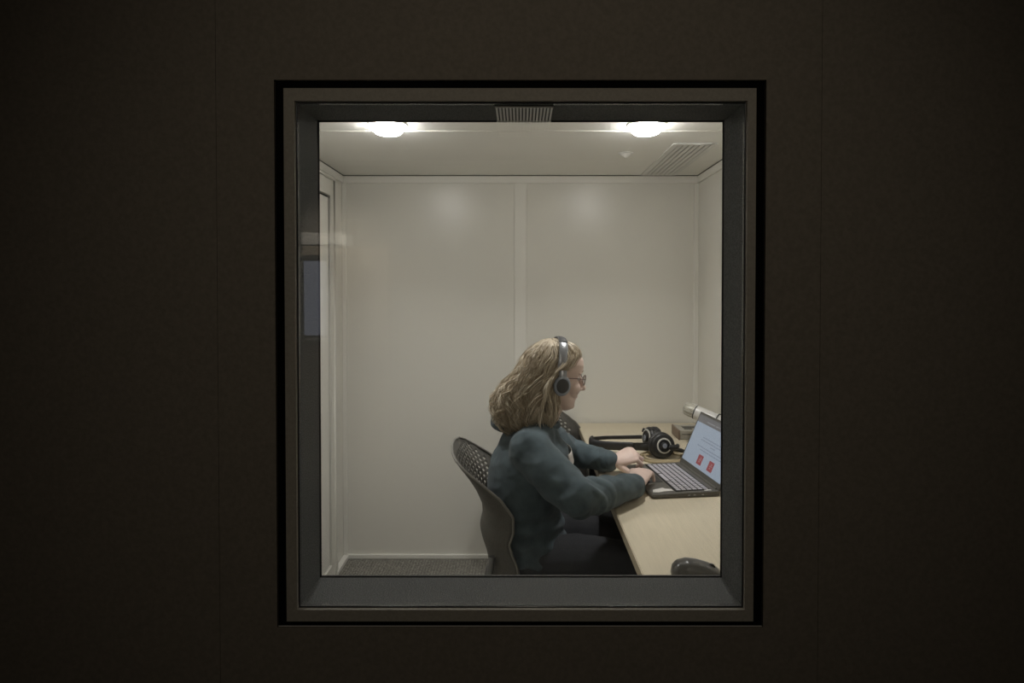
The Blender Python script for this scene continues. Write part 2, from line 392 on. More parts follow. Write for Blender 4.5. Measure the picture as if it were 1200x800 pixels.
# ------------------------------------------------------------------ desk
dk = empty('desk', (.64, 2.24, 0), 'long pale wood desk along the right wall', 'desk')
DX0, DX1, DY0, DY1, DZ = .310, .968, 1.225, 3.253, .75
b = MB().box(DX0+.002, DX1, DY0, DY1, DZ-.030, DZ); local(dk, b); b.build('worktop', M['desk'], dk, bevel=.0015)
b = MB().box(DX0-.001, DX0+.002, DY0, DY1, DZ-.030, DZ-.0008); local(dk, b); b.build('edge_band', M['edge'], dk, smooth=False)
for y in (1.30, 3.20):
    b = MB().box(DX0+.06, DX1-.01, y-.013, y+.013, 0, DZ-.030); local(dk, b); b.build('leg_panel', M['dark_panel'], dk, bevel=.001)
b = MB().box(DX1-.035, DX1-.015, 1.313, 3.187, .15, DZ-.030); local(dk, b); b.build('modesty_panel', M['dark_panel'], dk, bevel=.001)

# ------------------------------------------------------------------ chairs
def lerp_tab(tab, x):
    xs = [t[0] for t in tab]; 
    return [float(np.interp(x, xs, [t[i] for t in tab])) for i in range(1, len(tab[0]))]
def make_chair():
    """origin on the floor under the seat centre; the sitter faces +x"""
    root = empty('office_chair', (0, 0, 0))
    # back shell: rows in height; centre line x(z), half width, wing depth
    tab = [(.44, -.155, .205, .105), (.50, -.167, .215, .112), (.56, -.178, .218, .112), (.61, -.194, .220, .108), (.635, -.200, .220, .108),
           (.675, -.190, .220, .112), (.725, -.194, .218, .115), (.78, -.218, .212, .098), (.83, -.246, .200, .060), (.87, -.272, .178, .028),
           (.895, -.288, .150, .012), (.91, -.297, .110, .006), (.917, -.301, .05, .002)]
    NZ, NY = 56, 33
    zs = [.44 + (.917-.44) * (1 - (1 - i/(NZ-1))**1.25) for i in range(NZ)]
    mb = MB(); grid = []
    for z in zs:
        cx, hw, wd = lerp_tab(tab, z)
        row = []
        for j in range(NY):
            s = -1 + 2*j/(NY-1)
            row.append(Vector((cx + wd*abs(s)**2.2, hw*math.sin(s*PI/2*0.92)/math.sin(PI/2*0.92), z)))
        grid.append(row)
    # shell with thickness; holes cut in the upper middle
    vs = [p for r in grid for p in r]
    fs = []
    for i in range(NZ-1):
        for j in range(NY-1):
            fs.append((i*NY+j, i*NY+j+1, (i+1)*NY+j+1, (i+1)*NY+j))
    me = MB().add(vs, fs).mesh('backrest')
    bm = bmesh.new(); bm.from_mesh(me); bm.faces.ensure_lookup_table()
    kill = []
    for f in bm.faces:
        i, j = divmod(f.index, NY-1)
        z = zs[i]
        if .72 < z < .893 and 9 <= j <= NY-6 and (i % 2 == 0) and ((j + (i//2)) % 2 == 0): kill.append(f)
    bmesh.ops.delete(bm, geom=kill, context='FACES')
    bmesh.ops.recalc_face_normals(bm, faces=bm.faces); bm.to_mesh(me); bm.free()
    o = finish(me, 'backrest', M['chair'], root, angle=180)
    so = o.modifiers.new('solid', 'SOLIDIFY'); so.thickness = .003; so.offset = 0
    # lit rim edge painted in a paler grey: rounded edge bead
    rim = MB()
    edge = [grid[i][0] for i in range(NZ)] + [grid[NZ-1][j] for j in range(1, NY)] + [grid[i][NY-1] for i in range(NZ-2, -1, -1)]
    rim.tube(edge, .0042, n=8); rim.build('rim', M['chair_rim_lit'], root)
    # seat
    mb = MB(); ang = 40; ringp = []
    sx, sy = .205, .225
    for k, (sc_, z) in enumerate(((.90, .415), (.98, .425), (1.0, .437), (.985, .449), (.93, .458), (.6, .452), (.2, .448))):
        row = []
        for j in range(ang):
            a = 2*PI*j/ang; c, s = math.cos(a), math.sin(a)
            row.append(Vector((.035 + sx*sc_*math.copysign(abs(c)**.6, c), sy*sc_*math.copysign(abs(s)**.6, s), z - (.02*max(0, c)**3 if k > 1 else 0))))
        ringp.append(row)
    vs = [p for r in ringp for p in r]; fs = []
    for i in range(len(ringp)-1):
        for j in range(ang): fs.append((i*ang+j, i*ang+(j+1)%ang, (i+1)*ang+(j+1)%ang, (i+1)*ang+j))
    fs.append(tuple(range(ang-1, -1, -1))); fs.append(tuple((len(ringp)-1)*ang+j for j in range(ang)))
    mb.add(vs, fs).build('seat', M['seat_fabric'], root)
    # back brackets
    for s in (-1, 1):
        MB().tube(spline([(-.10, s*.17, .40), (-.165, s*.175, .42), (-.160, s*.175, .50), (-.150, s*.18, .58)]), .011, n=10).build('back_bracket', M['chair_metal'], root)
    # four splayed legs with casters and a cross frame
    fr = MB()
    fr.tube([(-.16, -.18, .405), (.17, -.18, .405)], .011, n=10).tube([(-.16, .18, .405), (.17, .18, .405)], .011, n=10)
    fr.tube([(-.12, -.18, .405), (-.12, .18, .405)], .010, n=10).tube([(.12, -.18, .405), (.12, .18, .405)], .010, n=10)
    fr.build('seat_frame', M['chair_metal'], root)
    for a in (-1, 1):
        for s in (-1, 1):
            lg = MB().tube(spline([(a*.14, s*.18, .405), (a*.185, s*.205, .36), (a*.215, s*.225, .06)]), .011, n=10).build('leg', M['chair_metal'], root)
            X = Matrix.Translation((a*.215, s*.225, .027)) @ Matrix.Rotation(PI/2, 4, 'X')
            MB().lathe([(.010, -.014), (.025, -.014), (.027, -.008), (.027, .008), (.025, .014), (.010, .014)], X).tube([(a*.215, s*.225, .03), (a*.215, s*.225, .065)], .008, n=8).build('caster', M['black'], lg)
    return root
CH = make_chair(); CH.location = (.055, 2.17, 0)
tag(CH, 'dark chair with perforated back that the person sits on', 'chair', 'dark perforated chairs at the desk')
C2 = copy_tree(CH); C2.location = (.340, 2.90, 0); C2.rotation_euler.z = math.radians(-18)
tag(C2, 'empty dark perforated chair pushed in at the far end of desk', 'chair', 'dark perforated chairs at the desk')

# ------------------------------------------------------------------ person
HC = Vector((.132, 2.15, 1.168))           # head centre
HM = Matrix.Translation(HC) @ Matrix.Rotation(math.radians(13), 4, 'Z') @ Matrix.Rotation(math.radians(11), 4, 'Y')
person = empty('person', (0, 2.15, 0), 'person with wavy blonde hair in dark teal hoodie typing at open laptop', 'person')

def head_parts(mb):
    T = [(-.119, .058, .018, .024), (-.112, .072, .006, .036), (-.098, .081, -.008, .046), (-.080, .081, -.028, .053), (-.070, .080, -.042, .056), (-.058, .0845, -.052, .059),
         (-.048, .085, -.060, .061), (-.035, .083, -.068, .065), (-.015, .081, -.080, .068), (0.0, .078, -.088, .070), (.012, .081, -.092, .071), (.028, .0885, -.096, .073),
         (.05, .089, -.098, .075), (.07, .083, -.096, .073), (.09, .068, -.085, .064), (.105, .046, -.065, .049), (.115, .022, -.042, .03), (.119, .0, -.02, .012)]
    n = 40; vs = []; fs = []
    for (u, f, bk, wd) in T:
        cx = (f+bk)/2; rx = (f-bk)/2
        for j in range(n):
            a = 2*PI*j/n; c, s = math.cos(a), math.sin(a)
            e = .92 if c > 0 else 1.0
            vs.append(HM @ Vector((cx + rx*math.copysign(abs(c)**e, c), wd*math.copysign(abs(s)**.88, s), u)))
    k = len(T)
    for i in range(k-1):
        for j in range(n): fs.append((i*n+j, i*n+(j+1)%n, (i+1)*n+(j+1)%n, (i+1)*n+j))
    fs.append(tuple(range(n-1, -1, -1))); fs.append(tuple((k-1)*n+j for j in range(n)))
    mb.add(vs, fs)
    # nose, nostrils, lips, chin, brows, cheeks
    mb.tube([(.076, 0, .018), (.086, 0, .002), (.098, 0, -.018), (.106, 0, -.031)], [.007, .0085, .010, .0105], n=12, X=HM, round_end=True)
    for s in (-1, 1):
        mb.ellipsoid((.091, s*.009, -.036), (.010, .0075, .007), X=HM, nu=12, nv=8)
        mb.ellipsoid((.050, s*.034, -.034), (.033, .030, .034), X=HM, nu=20, nv=12)
        mb.tube([(.082, s*.012, .026), (.080, s*.03, .029), (.066, s*.050, .023)], [.005, .0055, .004], n=8, X=HM, round_end=True)
        # ear
        mb.tube([HM @ Vector(p) for p in ((-.012, s*.068, -.030), (-.024, s*.078, -.012), (-.028, s*.082, .008), (-.014, s*.080, .022), (0.0, s*.073, .012), (.002, s*.068, -.008))], .006, n=8, round_end=True)
    mb.tube([(.077, .020, -.066), (.0855, .008, -.0635), (.086, 0, -.0645), (.0855, -.008, -.0635), (.077, -.020, -.066)], .0036, n=8, X=HM, round_end=True)
    mb.tube([(.075, .018, -.072), (.083, 0, -.0750), (.075, -.018, -.072)], .0042, n=8, X=HM, round_end=True)
    mb.ellipsoid((.070, 0, -.100), (.016, .018, .014), X=HM, nu=14, nv=9)

def hand(mb, wrist, F, S, curl, spread=0.0, thumb=(.75, .55, -.25)):
    """F forward, S thumb side; U = back of the hand"""
    F = Vector(F).normalized(); S = Vector(S); S = (S - F*S.dot(F)).normalized(); U = F.cross(S)
    if U.z < 0: U = -U
    W = Vector(wrist)
    G = 1.08
    def P(f, s, u): return W + (F*f + S*s + U*u)*G
    def rad(a, b): return (a, b)
    mb.tube([P(-.008, 0, 0), P(.006, 0, 0), P(.025, .002, .001), P(.055, .002, .003), P(.08, 0, .004), P(.092, 0, .002)],
            [(.024, .018), (.026, .018), (.033, .018), (.040, .0165), (.041, .0145), (.037, .010)], n=18, up=U, round_end=True)
    fb = [(.086, .030, .072, .0092), (.092, .010, .080, .0095), (.087, -.011, .074, .009), (.078, -.030, .058, .0078)]
    for k, (f0, s0, L, r) in enumerate(fb):
        c1, c2, c3 = curl[k]
        a = 0.0; p = P(f0 - .012, s0, .003); pts = [p.copy()]; sd = spread * (1.5 - k) * .5
        d0 = math.radians(c1*.3)
        p = P(f0, s0, .003); pts.append(p.copy())
        for L_, da in ((L*.45, c1), (L*.30, c2), (L*.25, c3)):
            a += math.radians(da)
            dv = (F*math.cos(a) - U*math.sin(a) + S*sd).normalized()
            p = p + dv*L_; pts.append(p.copy())
        mb.tube(pts, [r*1.1, r*1.12, r*1.02, r*.92, r*.78], n=10, round_end=True)
    # thumb
    t0 = P(.022, .020, -.006); dv = (F*thumb[0] + S*thumb[1] + U*thumb[2]).normalized()
    t1 = t0 + dv*.042; d2 = (dv + F*.35 - S*.15).normalized(); t2 = t1 + d2*.032; d3 = (d2 + F*.3 - U*.1).normalized(); t3 = t2 + d3*.022
    mb.tube([t0, t1, t2, t3], [.016, .0125, .0105, .0085], n=10, round_end=True)

SN, EN, WN = Vector((.034, 1.994, .936)), Vector((.182, 1.858, .820)), Vector((.410, 2.078, .793))     # near (right) arm
SF, EF, WF = Vector((.055, 2.310, .940)), Vector((.200, 2.440, .808)), Vector((.358, 2.345, .797))     # far (left) arm
body = MB()
head_parts(body)
body.tube([(.125, 2.15, 1.10), (.095, 2.15, 1.05), (.065, 2.15, 1.0), (.05, 2.15, .95)], [(.052, .052), (.053, .055), (.065, .06), (.10, .08)], n=20, round_end=True)
TORSO = [(.49, .035, .105, .155), (.54, .03, .105, .15), (.62, .02, .100, .14), (.70, .0, .098, .138), (.80, .012, .10, .145), (.90, .030, .095, .155), (.955, .042, .078, .145), (1.0, .058, .058, .09)]
body.tube([(c, 2.15, z) for z, c, _, _ in TORSO], [(ry, rx) for _, _, rx, ry in TORSO], n=28, up=(1, 0, 0), round_end=True)
for S_, E_, W_ in ((SN, EN, WN), (SF, EF, WF)):
    body.tube([S_ + Vector((0, .03 if S_.y < 2.15 else -.03, 0)), S_, S_.lerp(E_, .5), E_], [.05, .048, .042, .038], n=14, round_end=True)
    body.tube([E_, E_.lerp(W_, .35), E_.lerp(W_, .8), W_], [.038, .038, .029, .025], n=14, round_end=True)
dN = Vector((.33, .92, .20)); sN = Vector((-.94, .32, -.05))
hand(body, WN, dN, sN, [(26, 34, 22), (28, 36, 24), (30, 36, 24), (32, 38, 26)], spread=.16, thumb=(.75, .60, -.25))
dF = Vector((.88, .10, .26)); sF = Vector((.15, -.84, -.50))
hand(body, WF, dF, sF, [(58, 58, 30), (52, 60, 32), (50, 60, 32), (46, 56, 30)], spread=.20, thumb=(.55, .80, -.35))
for s in (-1, 1):
    y = 2.15 + s*.095
    body.tube([(.0, y, .525), (.20, y + s*.01, .535), (.44, y + s*.015, .525)], [.078, .07, .052], n=16, round_end=True)
    body.tube([(.44, y + s*.015, .525), (.45, y + s*.015, .40), (.455, y + s*.015, .28), (.455, y + s*.015, .09)], [.052, .05, .048, .034], n=16, round_end=True)
    body.tube([(.44, y + s*.015, .05), (.52, y + s*.02, .04), (.60, y + s*.02, .03)], [(.034, .036), (.036, .028), (.034, .018)], n=14, round_end=True)
local(person, body)
bme = remesh(body, .0026, 3)
finish(bme, 'body', M['skin'], person, angle=180)
# eyes
for s in (-1, 1):
    e = MB().ellipsoid((.0635, s*.031, .002), (.0118, .0125, .0110), X=HM, nu=16, nv=10); local(person, e); eo = e.build('eye', M['eye'], person, angle=180)
    e = MB().ellipsoid((.0735, s*.031, .000), (.0025, .0050, .0050), X=HM, nu=12, nv=8); local(person, e); e.build('iris', M['iris'], eo, angle=180)
e = MB().tube([(.0785, .018, -.067), (.0868, .006, -.0665), (.0868, -.006, -.0665), (.0785, -.018, -.067)], .0030, n=8, X=HM, round_end=True)
e.tube([(.0765, .016, -.0725), (.0848, 0, -.0750), (.0765, -.016, -.0725)], .0032, n=8, X=HM, round_end=True)
local(person, e); e.build('lips', M['lips'], person, angle=180)

# ---- hoodie
hd = MB()
for q in (SN, SF):
    hd.tube([(.062, 2.15 + (q.y - 2.15)*.3, .985), q.lerp(Vector((.062, 2.15, .99)), .45), q], [.050, .062, .076], n=18, round_end=True)
HT = [(.535, .035, .130, .185), (.57, .033, .134, .186), (.63, .025, .130, .180), (.70, .012, .130, .186), (.78, .022, .143, .194), (.86, .040, .144, .204), (.92, .046, .125, .200),
      (.955, .046, .100, .172), (.995, .060, .076, .105), (1.025, .068, .066, .08)]
hd.tube([(c, 2.15, z) for z, c, _, _ in HT], [(ry, rx) for _, _, rx, ry in HT], n=32, up=(1, 0, 0))
for S_, E_, W_ in ((SN, EN, WN), (SF, EF, WF)):
    sg = 1 if S_.y < 2.15 else -1
    near = sg == 1
    hd.tube([Vector((.056, 2.15 - .09*sg, .962)), S_, S_.lerp(E_, .5) + Vector((-.005, 0, -.004)), E_], [.066, .075, .073, .061] if near else [.070, .074, .068, .058], n=20, round_end=True)
    hd.tube([E_, E_.lerp(W_, .3), E_.lerp(W_, .7), E_.lerp(W_, .93)], [.060, .056, .050, .0425] if near else [.057, .052, .046, .041], n=20, round_end=True)
local(person, hd)
hme = remesh(hd, .0045, 26)
co = np.empty(len(hme.vertices)*3, 'f'); hme.vertices.foreach_get('co', co); co = co.reshape(-1, 3)
no = np.empty(len(hme.vertices)*3, 'f'); hme.vertices.foreach_get('normal', no); no = no.reshape(-1, 3)
P0 = np.array(person.location)
def seg_par(p, a, b):
    a = np.array(a) - P0; b = np.array(b) - P0; d = b - a
    t = np.clip(((p - a) @ d)/(d @ d), 0, 1); q = a + t[:, None]*d
    return t, np.linalg.norm(p - q, axis=1)
disp = np.zeros(len(co))
ridge = lambda x: 1 - abs(x)*2
for i, p in enumerate(co):
    v_ = Vector(p)
    # broad soft folds + finer creases, stretched along the drape
    a = noise.noise(Vector((p[0]*9 + p[2]*7, p[1]*6, p[2]*16 - p[0]*10)))
    b_ = noise.noise(Vector((p[0]*18, p[1]*10 + 5, p[2]*30 + p[0]*14)))
    disp[i] = .0045*ridge(a) - .002 + .0022*b_
for S_, E_, W_ in ((SN, EN, WN), (SF, EF, WF)):
    t1, d1 = seg_par(co, S_, E_); t2, d2 = seg_par(co, E_, W_)
    m = np.minimum(d1, d2) < .11
    s = np.where(d1 < d2, t1*.26, .26 + t2*.33)          # length along the sleeve
    for i in np.nonzero(m)[0]:
        p = co[i]
        wgt = math.exp(-((s[i]-.27)/.13)**2) + .6*math.exp(-((s[i]-.56)/.06)**2)
        ph = s[i]*95 + 4.5*noise.noise(Vector(p)*8) + p[2]*60 - p[0]*26
        disp[i] += .0050*wgt*max(-.3, math.sin(ph))
# folds stacked at the lower back and belly
for i, p in enumerate(co):
    z = p[2]; 
    if z < .76:
        ph = z*115 + 3.0*noise.noise(Vector((p[0]*7, p[1]*5, z*3))) + p[0]*20
        disp[i] += .0048*math.sin(ph)*min(1, (.76-z)/.1)
co = co + no*disp[:, None]
hme.vertices.foreach_set('co', co.astype('f').ravel()); hme.update()
hood_o = finish(hme, 'hoodie', M['hoodie'], person, angle=180)
# hood lying behind the neck, neck opening, cuffs, hem
e = MB(); pts = []
for k in range(28):
    a = 2*PI*k/28
    pts.append((.045 + .088*math.cos(a) - (.022 if math.cos(a) < -.3 else 0), 2.15 + .080*math.sin(a), 1.018 - .030*math.cos(a) - .012*(math.cos(a) < -.6)))
rr = [(.022 - .010*max(0, math.cos(2*PI*k/28)) + .022*max(0, -math.cos(2*PI*k/28)), .022 - .009*max(0, math.cos(2*PI*k/28)) + .022*max(0, -math.cos(2*PI*k/28))) for k in range(28)]
e.tube(pts, rr, n=14, closed=True, up=(0, 0, 1))
e.ellipsoid((-.062, 2.15, 1.000), (.046, .088, .034))
local(person, e); me = remesh(e, .005, 5)
for vtx in me.vertices: vtx.co += vtx.normal * (.004*noise.noise(vtx.co*30))
finish(me, 'hood', M['hoodie'], hood_o, angle=180)
for S_, E_, W_, r in ((SN, EN, WN, .0385), (SF, EF, WF, .037)):
    a = E_.lerp(W_, .83); b_ = E_.lerp(W_, .975); e = MB()
    pts = [a.lerp(b_, t) for t in np.linspace(0, 1, 13)]
    e.tube(pts, [r*.9] + [r*(1.04 + (.02 if k % 2 else 0)) for k in range(11)] + [r*.84], n=22)
    local(person, e); e.build('cuff', M['rib'], hood_o)
e = MB(); pts = []
e.tube([(.035, 2.15, .520), (.035, 2.15, .530), (.035, 2.15, .558), (.035, 2.15, .568)], [(.178, .124), (.183, .131), (.183, .131), (.178, .125)], n=40, up=(1, 0, 0))
local(person, e); e.build('waistband', M['rib'], hood_o)
# pale chest print
e = MB(); g1 = []
for i in range(9):
    z = .902 - .013*i
    cx, rx, ry = lerp_tab([(t[0], t[1], t[2], t[3]) for t in HT], z)
    for j in range(15):
        a = math.radians(-30 + 60*j/14)
        g1.append(Vector((cx + (rx+.009)*math.cos(a), 2.15 + (ry+.009)*math.sin(a)*.8, z)))
e.add(g1, [(i*15+j, i*15+j+1, (i+1)*15+j+1, (i+1)*15+j) for i in range(8) for j in range(14)])
local(person, e); po = e.build('chest_print', M['print'], hood_o, angle=180)
so = po.modifiers.new('solid', 'SOLIDIFY'); so.thickness = .0015

# ---- trousers and shoes
e = MB()
e.tube([(.03, 2.15, .468), (.03, 2.15, .52), (.03, 2.15, .58)], [(.175, .118), (.178, .122), (.160, .115)], n=28, up=(1, 0, 0), round_end=True)
for s in (-1, 1):
    y = 2.15 + s*.095
    e.tube([(.0, y, .535), (.20, y + s*.01, .545), (.44, y + s*.015, .535)], [.090, .085, .066], n=18, round_end=True)
    e.tube([(.445, y + s*.015, .535), (.45, y + s*.015, .40), (.455, y + s*.015, .28), (.455, y + s*.015, .085)], [.066, .064, .060, .056], n=18, round_end=True)
local(person, e); me = remesh(e, .007, 5)
for vtx in me.vertices:
    p = vtx.co; vtx.co += vtx.normal * (.004*noise.noise(Vector((p[0]*25, p[1]*12, p[2]*12))))
finish(me, 'trousers', M['trouser'], person, angle=180)
for s in (-1, 1):
    y = 2.15 + s*.11
    e = MB().tube([(.405, y, .055), (.45, y, .058), (.52, y, .050), (.59, y, .038), (.635, y, .032)], [(.036, .042), (.042, .048), (.045, .038), (.045, .026), (.034, .018)], n=18, round_end=True)
    local(person, e); sh = e.build('shoe', M['shoe'], person, angle=180)
    e = MB(); out = [(.375, -.03), (.40, -.042), (.48, -.040), (.56, -.050), (.63, -.044), (.665, -.015), (.665, .015), (.63, .044), (.56, .050), (.48, .040), (.40, .042), (.375, .03)]
    n = len(out); vs = [(a, y+b_, .001) for a, b_ in out] + [(a, y+b_, .022) for a, b_ in out]
    e.add(vs, [tuple(range(n-1, -1, -1)), tuple(range(n, 2*n))] + [(i, (i+1) % n, n+(i+1) % n, n+i) for i in range(n)])
    local(person, e); e.build('sole', M['sole'], sh)

# ---- hair
ENV = [(.968, -.050, .090, .085), (.985, -.072, .118, .105), (1.01, -.088, .132, .117), (1.04, -.097, .138, .121), (1.073, -.100, .139, .117), (1.10, -.088, .138, .110), (1.135, -.066, .138, .102),
       (1.16, -.040, .150, .096), (1.184, -.018, .172, .093), (1.21, -.004, .197, .090), (1.239, .012, .213, .083), (1.258, .030, .208, .075), (1.279, .055, .190, .060), (1.293, .078, .155, .036), (1.300, .104, .120, .008)]
def env(z, ph, rho=1.0):
    x0, x1, ry = lerp_tab(ENV, z); cx = (x0+x1)/2; rx = (x1-x0)/2
    c, s = math.cos(ph), math.sin(ph)
    c = math.copysign(abs(c)**.62, c); s = math.copysign(abs(s)**.72, s)
    return Vector((cx + rho*rx*c, 2.15 + rho*ry*s, z))
hr = MB()
# inner volume
nz, na = 30, 40; vs = []; fs = []
for i in range(nz):
    z = .995 + (1.297-.995)*(1-(1-i/(nz-1))**1.5)
    for j in range(na): 
        ph = 2*PI*j/na
        q = env(z, ph, .90 + .04*noise.noise(Vector((math.cos(ph)*3, math.sin(ph)*3, z*22))))
        vs.append(q)
for i in range(nz-1):
    for j in range(na): fs.append((i*na+j, i*na+(j+1)%na, (i+1)*na+(j+1)%na, (i+1)*na+j))
fs.append(tuple(range(na-1, -1, -1))); fs.append(tuple((nz-1)*na+j for j in range(na)))
hr.add(vs, fs, 0)
def strand(ph, ztop, zend, rho, r0, amp, fr, mi, seg=30):
    pts = []; rad = []; p0 = random.random()*6.28; dph = random.gauss(0, .10)
    tw = random.choice((-1, 1)); k2 = random.uniform(.7, 1.3)
    clump = noise.noise(Vector((ph*2.2, rho*3, 1.7)))*3.0
    for k in range(seg+1):
        t = k/seg; tt = t**1.55
        z = ztop - (ztop-zend)*tt
        q = env(max(z, .968), ph + dph*t, rho)
        q.z = z
        g = amp*(.18 + .82*min(1, t*1.15)**1.6)
        out = Vector((math.cos(ph), math.sin(ph), 0)); sd = Vector((-math.sin(ph), math.cos(ph), 0))
        an = fr*2*PI*t*k2 + p0*.55 + clump
        q += out*(g*.75*math.cos(an)) + sd*(tw*g*math.sin(an)) + Vector((0, 0, .35*g*math.sin(an*1.0+1)))
        pts.append(q); rad.append(r0*(.55 + .45*math.sin(PI*min(1, t*1.2+.15))) * (1 if t < .85 else (1.15-t)/.3))
    hr.tube(pts, [max(.0004, r) for r in rad], n=5, mi=mi)
def lock(ph, zt, ze, rho, amp, fr, n, spread=.055, ysc=1.0, xmax=None):
    tw = random.choice((-1, 1)); p0 = random.random()*6.28; k2 = random.uniform(.85, 1.2); dph = random.gauss(0, .12); seg = 38
    base = random.choices((0, 1, 2), (.34, .42, .24))[0]
    for q_ in range(n):
        oph = random.gauss(0, spread); orh = random.gauss(0, .022); oz = random.gauss(0, .012); oa = random.gauss(0, .35); am = amp*random.uniform(.75, 1.2)
        r0 = random.uniform(.0008, .0019); mi = base if random.random() < .6 else random.randint(0, 2); zt_ = zt + random.uniform(-.004, .002)
        pts = []; rad = []
        for k in range(seg+1):
            t = k/seg; z = zt_ - (zt_ - ze - oz)*t**1.5
            ph_ = ph + dph*t + oph*(1 - .45*t)
            q = env(max(z, .968), ph_, min(rho + orh, 1.06)); q.z = z
            g = am*(.10 + .90*min(1, t*1.25)**1.1)
            out = Vector((math.cos(ph), math.sin(ph), 0)); sd = Vector((-math.sin(ph), math.cos(ph), 0))
            an = fr*2*PI*t*k2 + p0 + oa*t
            q += out*(g*.8*math.cos(an)) + sd*(tw*g*math.sin(an)) + Vector((0, 0, .3*g*math.sin(an + 1)))
            if ysc != 1.0:
                f = min(1, max(0, (1.25 - z)/.06)); q.y = 2.15 + (q.y - 2.15)*(1 + (ysc - 1)*f)
            if xmax and z < 1.2: q.x = min(q.x, xmax + .006*math.sin(an))
            pts.append(q); rad.append(max(.0004, r0*(.55 + .45*math.sin(PI*min(1, t*1.2 + .15)))*(1 if t < .85 else (1.15 - t)/.3)))
        hr.tube(pts, rad, n=5, mi=mi)
for i_ in range(170):
    ph = 2*PI*((i_*0.618034) % 1)
    ze = random.uniform(.972, 1.02) if random.random() < .75 else random.uniform(1.02, 1.08)
    if abs(ph - PI) > 2.3: ze = random.uniform(1.0, 1.08)
    lock(ph, random.uniform(1.288, 1.299), ze, random.uniform(.90, 1.0), random.uniform(.006, .013), random.uniform(2.8, 4.6), 13)
for i_ in range(64):     # shorter curls lying over the lower half
    ph = .6 + (2*PI - 1.2)*((i_*0.618034) % 1)
    lock(ph, random.uniform(1.12, 1.22), random.uniform(.970, 1.01), random.uniform(.96, 1.03), random.uniform(.012, .020), random.uniform(1.8, 3.0), 10)
for _ in range(9):      # locks on the near side that fall over the back of the ear cup
    lock(random.uniform(-1.5, -.75), random.uniform(1.28, 1.297), random.uniform(.985, 1.03), .98, random.uniform(.005, .010), random.uniform(2, 3), 8, spread=.04, ysc=1.22, xmax=.124)
for _ in range(90):
    ph = random.uniform(0, 2*PI)
    strand(ph, random.uniform(1.26, 1.30), random.uniform(1.05, 1.2), random.uniform(1.02, 1.09), .0006, random.uniform(.004, .012), random.uniform(1.5, 3), 1)
# eyebrows
for s in (-1, 1):
    hr.tube([(.0880, s*.012, .029), (.0865, s*.026, .032), (.074, s*.045, .029)], [.0016, .002, .001], n=6, X=HM, mi=0)
local(person, hr); hr.build('hair', [M['hair_a'], M['hair_b'], M['hair_c']], person, angle=180)

# ------------------------------------------------------------------ worn headphones, glasses
wp = empty('headphones', HC, 'silver grey headphones worn over the blonde hair', 'headphones')
WX = Matrix.Translation(HC) @ Matrix.Rotation(math.radians(9), 4, 'Z') @ Matrix.Rotation(math.radians(8), 4, 'Y')
ex, ez_, eh = -.006, -.024, .098
arc = []
for k in range(41):
    a = PI*k/40
    arc.append(Vector((ex - .004 + .004*math.sin(a), -eh*math.copysign(abs(math.cos(a))**.8, math.cos(a)), ez_ + .030 + .128*math.sin(a)**.8)))
b = MB().tube(arc[2:39], (.0150, .0032) and [(.0155, .0030)]*37, n=10, up=(0, -1, 0), X=WX); local(wp, b)
b.build('headband', M['silver'], wp)
b = MB().tube(arc[14:27], [(.0165, .0060)]*13, n=10, up=(0, -1, .3), X=WX, round_end=True); local(wp, b); b.build('band_cushion', M['grey_dark'], wp)
for s in (-1, 1):
    X = WX @ Matrix.Translation((ex+.004, s*.084, ez_)) @ Matrix.Rotation(math.radians(-90*s), 4, 'X')
    SX = Matrix.Diagonal((.82, .96, 1, 1))
    b = MB().lathe([(.020, -.006), (.034, -.006), (.038, 0), (.037, .010), (.030, .013)], X @ SX); local(wp, b); b.build('ear_pad', M['grey_dark'], wp)
    b = MB().lathe([(.030, .010), (.0365, .012), (.0375, .018), (.035, .025), (.028, .028), (.026, .027)], X @ SX); local(wp, b); cup = b.build('ear_cup', M['bluegrey'], wp)
    b = MB().lathe([(.026, .0255), (.0255, .0285), (.020, .0305), (.006, .031)], X @ SX); local(wp, b); b.build('cup_cover', M['grey_dark'], cup)
    b = MB().tube([WX @ Vector((ex, s*.100, ez_+.052)), WX @ Vector((ex+.002, s*.107, ez_+.028)), WX @ Vector((ex+.003, s*.110, ez_+.012))], [(.0140, .003), (.0135, .0035), (.009, .003)], n=10, up=(0, s, 0)); local(wp, b)
    b.build('yoke', M['silver'], wp)
gl = empty('eyeglasses', HM @ Vector((.09, 0, .0)), 'thin dark wire eyeglasses on the face', 'glasses')
b = MB()
for s in (-1, 1):
    b.tube([(.0965 - .006*(abs(.031 + .022*math.cos(2*PI*k/24)) / .05)**2, s*(.031 + .023*math.cos(2*PI*k/24)), .000 + .0185*math.sin(2*PI*k/24)) for k in range(24)], .0013, n=6, closed=True, X=HM)
b.tube([(.096, -.009, .004), (.100, 0, .007), (.096, .009, .004)], .0012, n=6, X=HM)
local(gl, b); b.build('rims', M['wire'], gl)
for s in (-1, 1):
    b = MB().tube([(.0905, s*.054, .006), (.085, s*.066, .007), (.04, s*.078, .004), (.0, s*.080, .0), (-.012, s*.079, -.012)], .0015, n=6, X=HM); local(gl, b); b.build('temple', M['wire'], gl)
    n = 24; vs = [HM @ Vector((.0955 - .006*(abs(.031 + .022*math.cos(2*PI*k/24)) / .05)**2, s*(.031+.0225*math.cos(2*PI*k/n)), .018*math.sin(2*PI*k/n))) for k in range(n)]
    b = MB().add(vs, [tuple(range(n))]); local(gl, b); lo = b.build('lens', M['lensglass'], gl); 
    so = lo.modifiers.new('solid', 'SOLIDIFY'); so.thickness = .0012

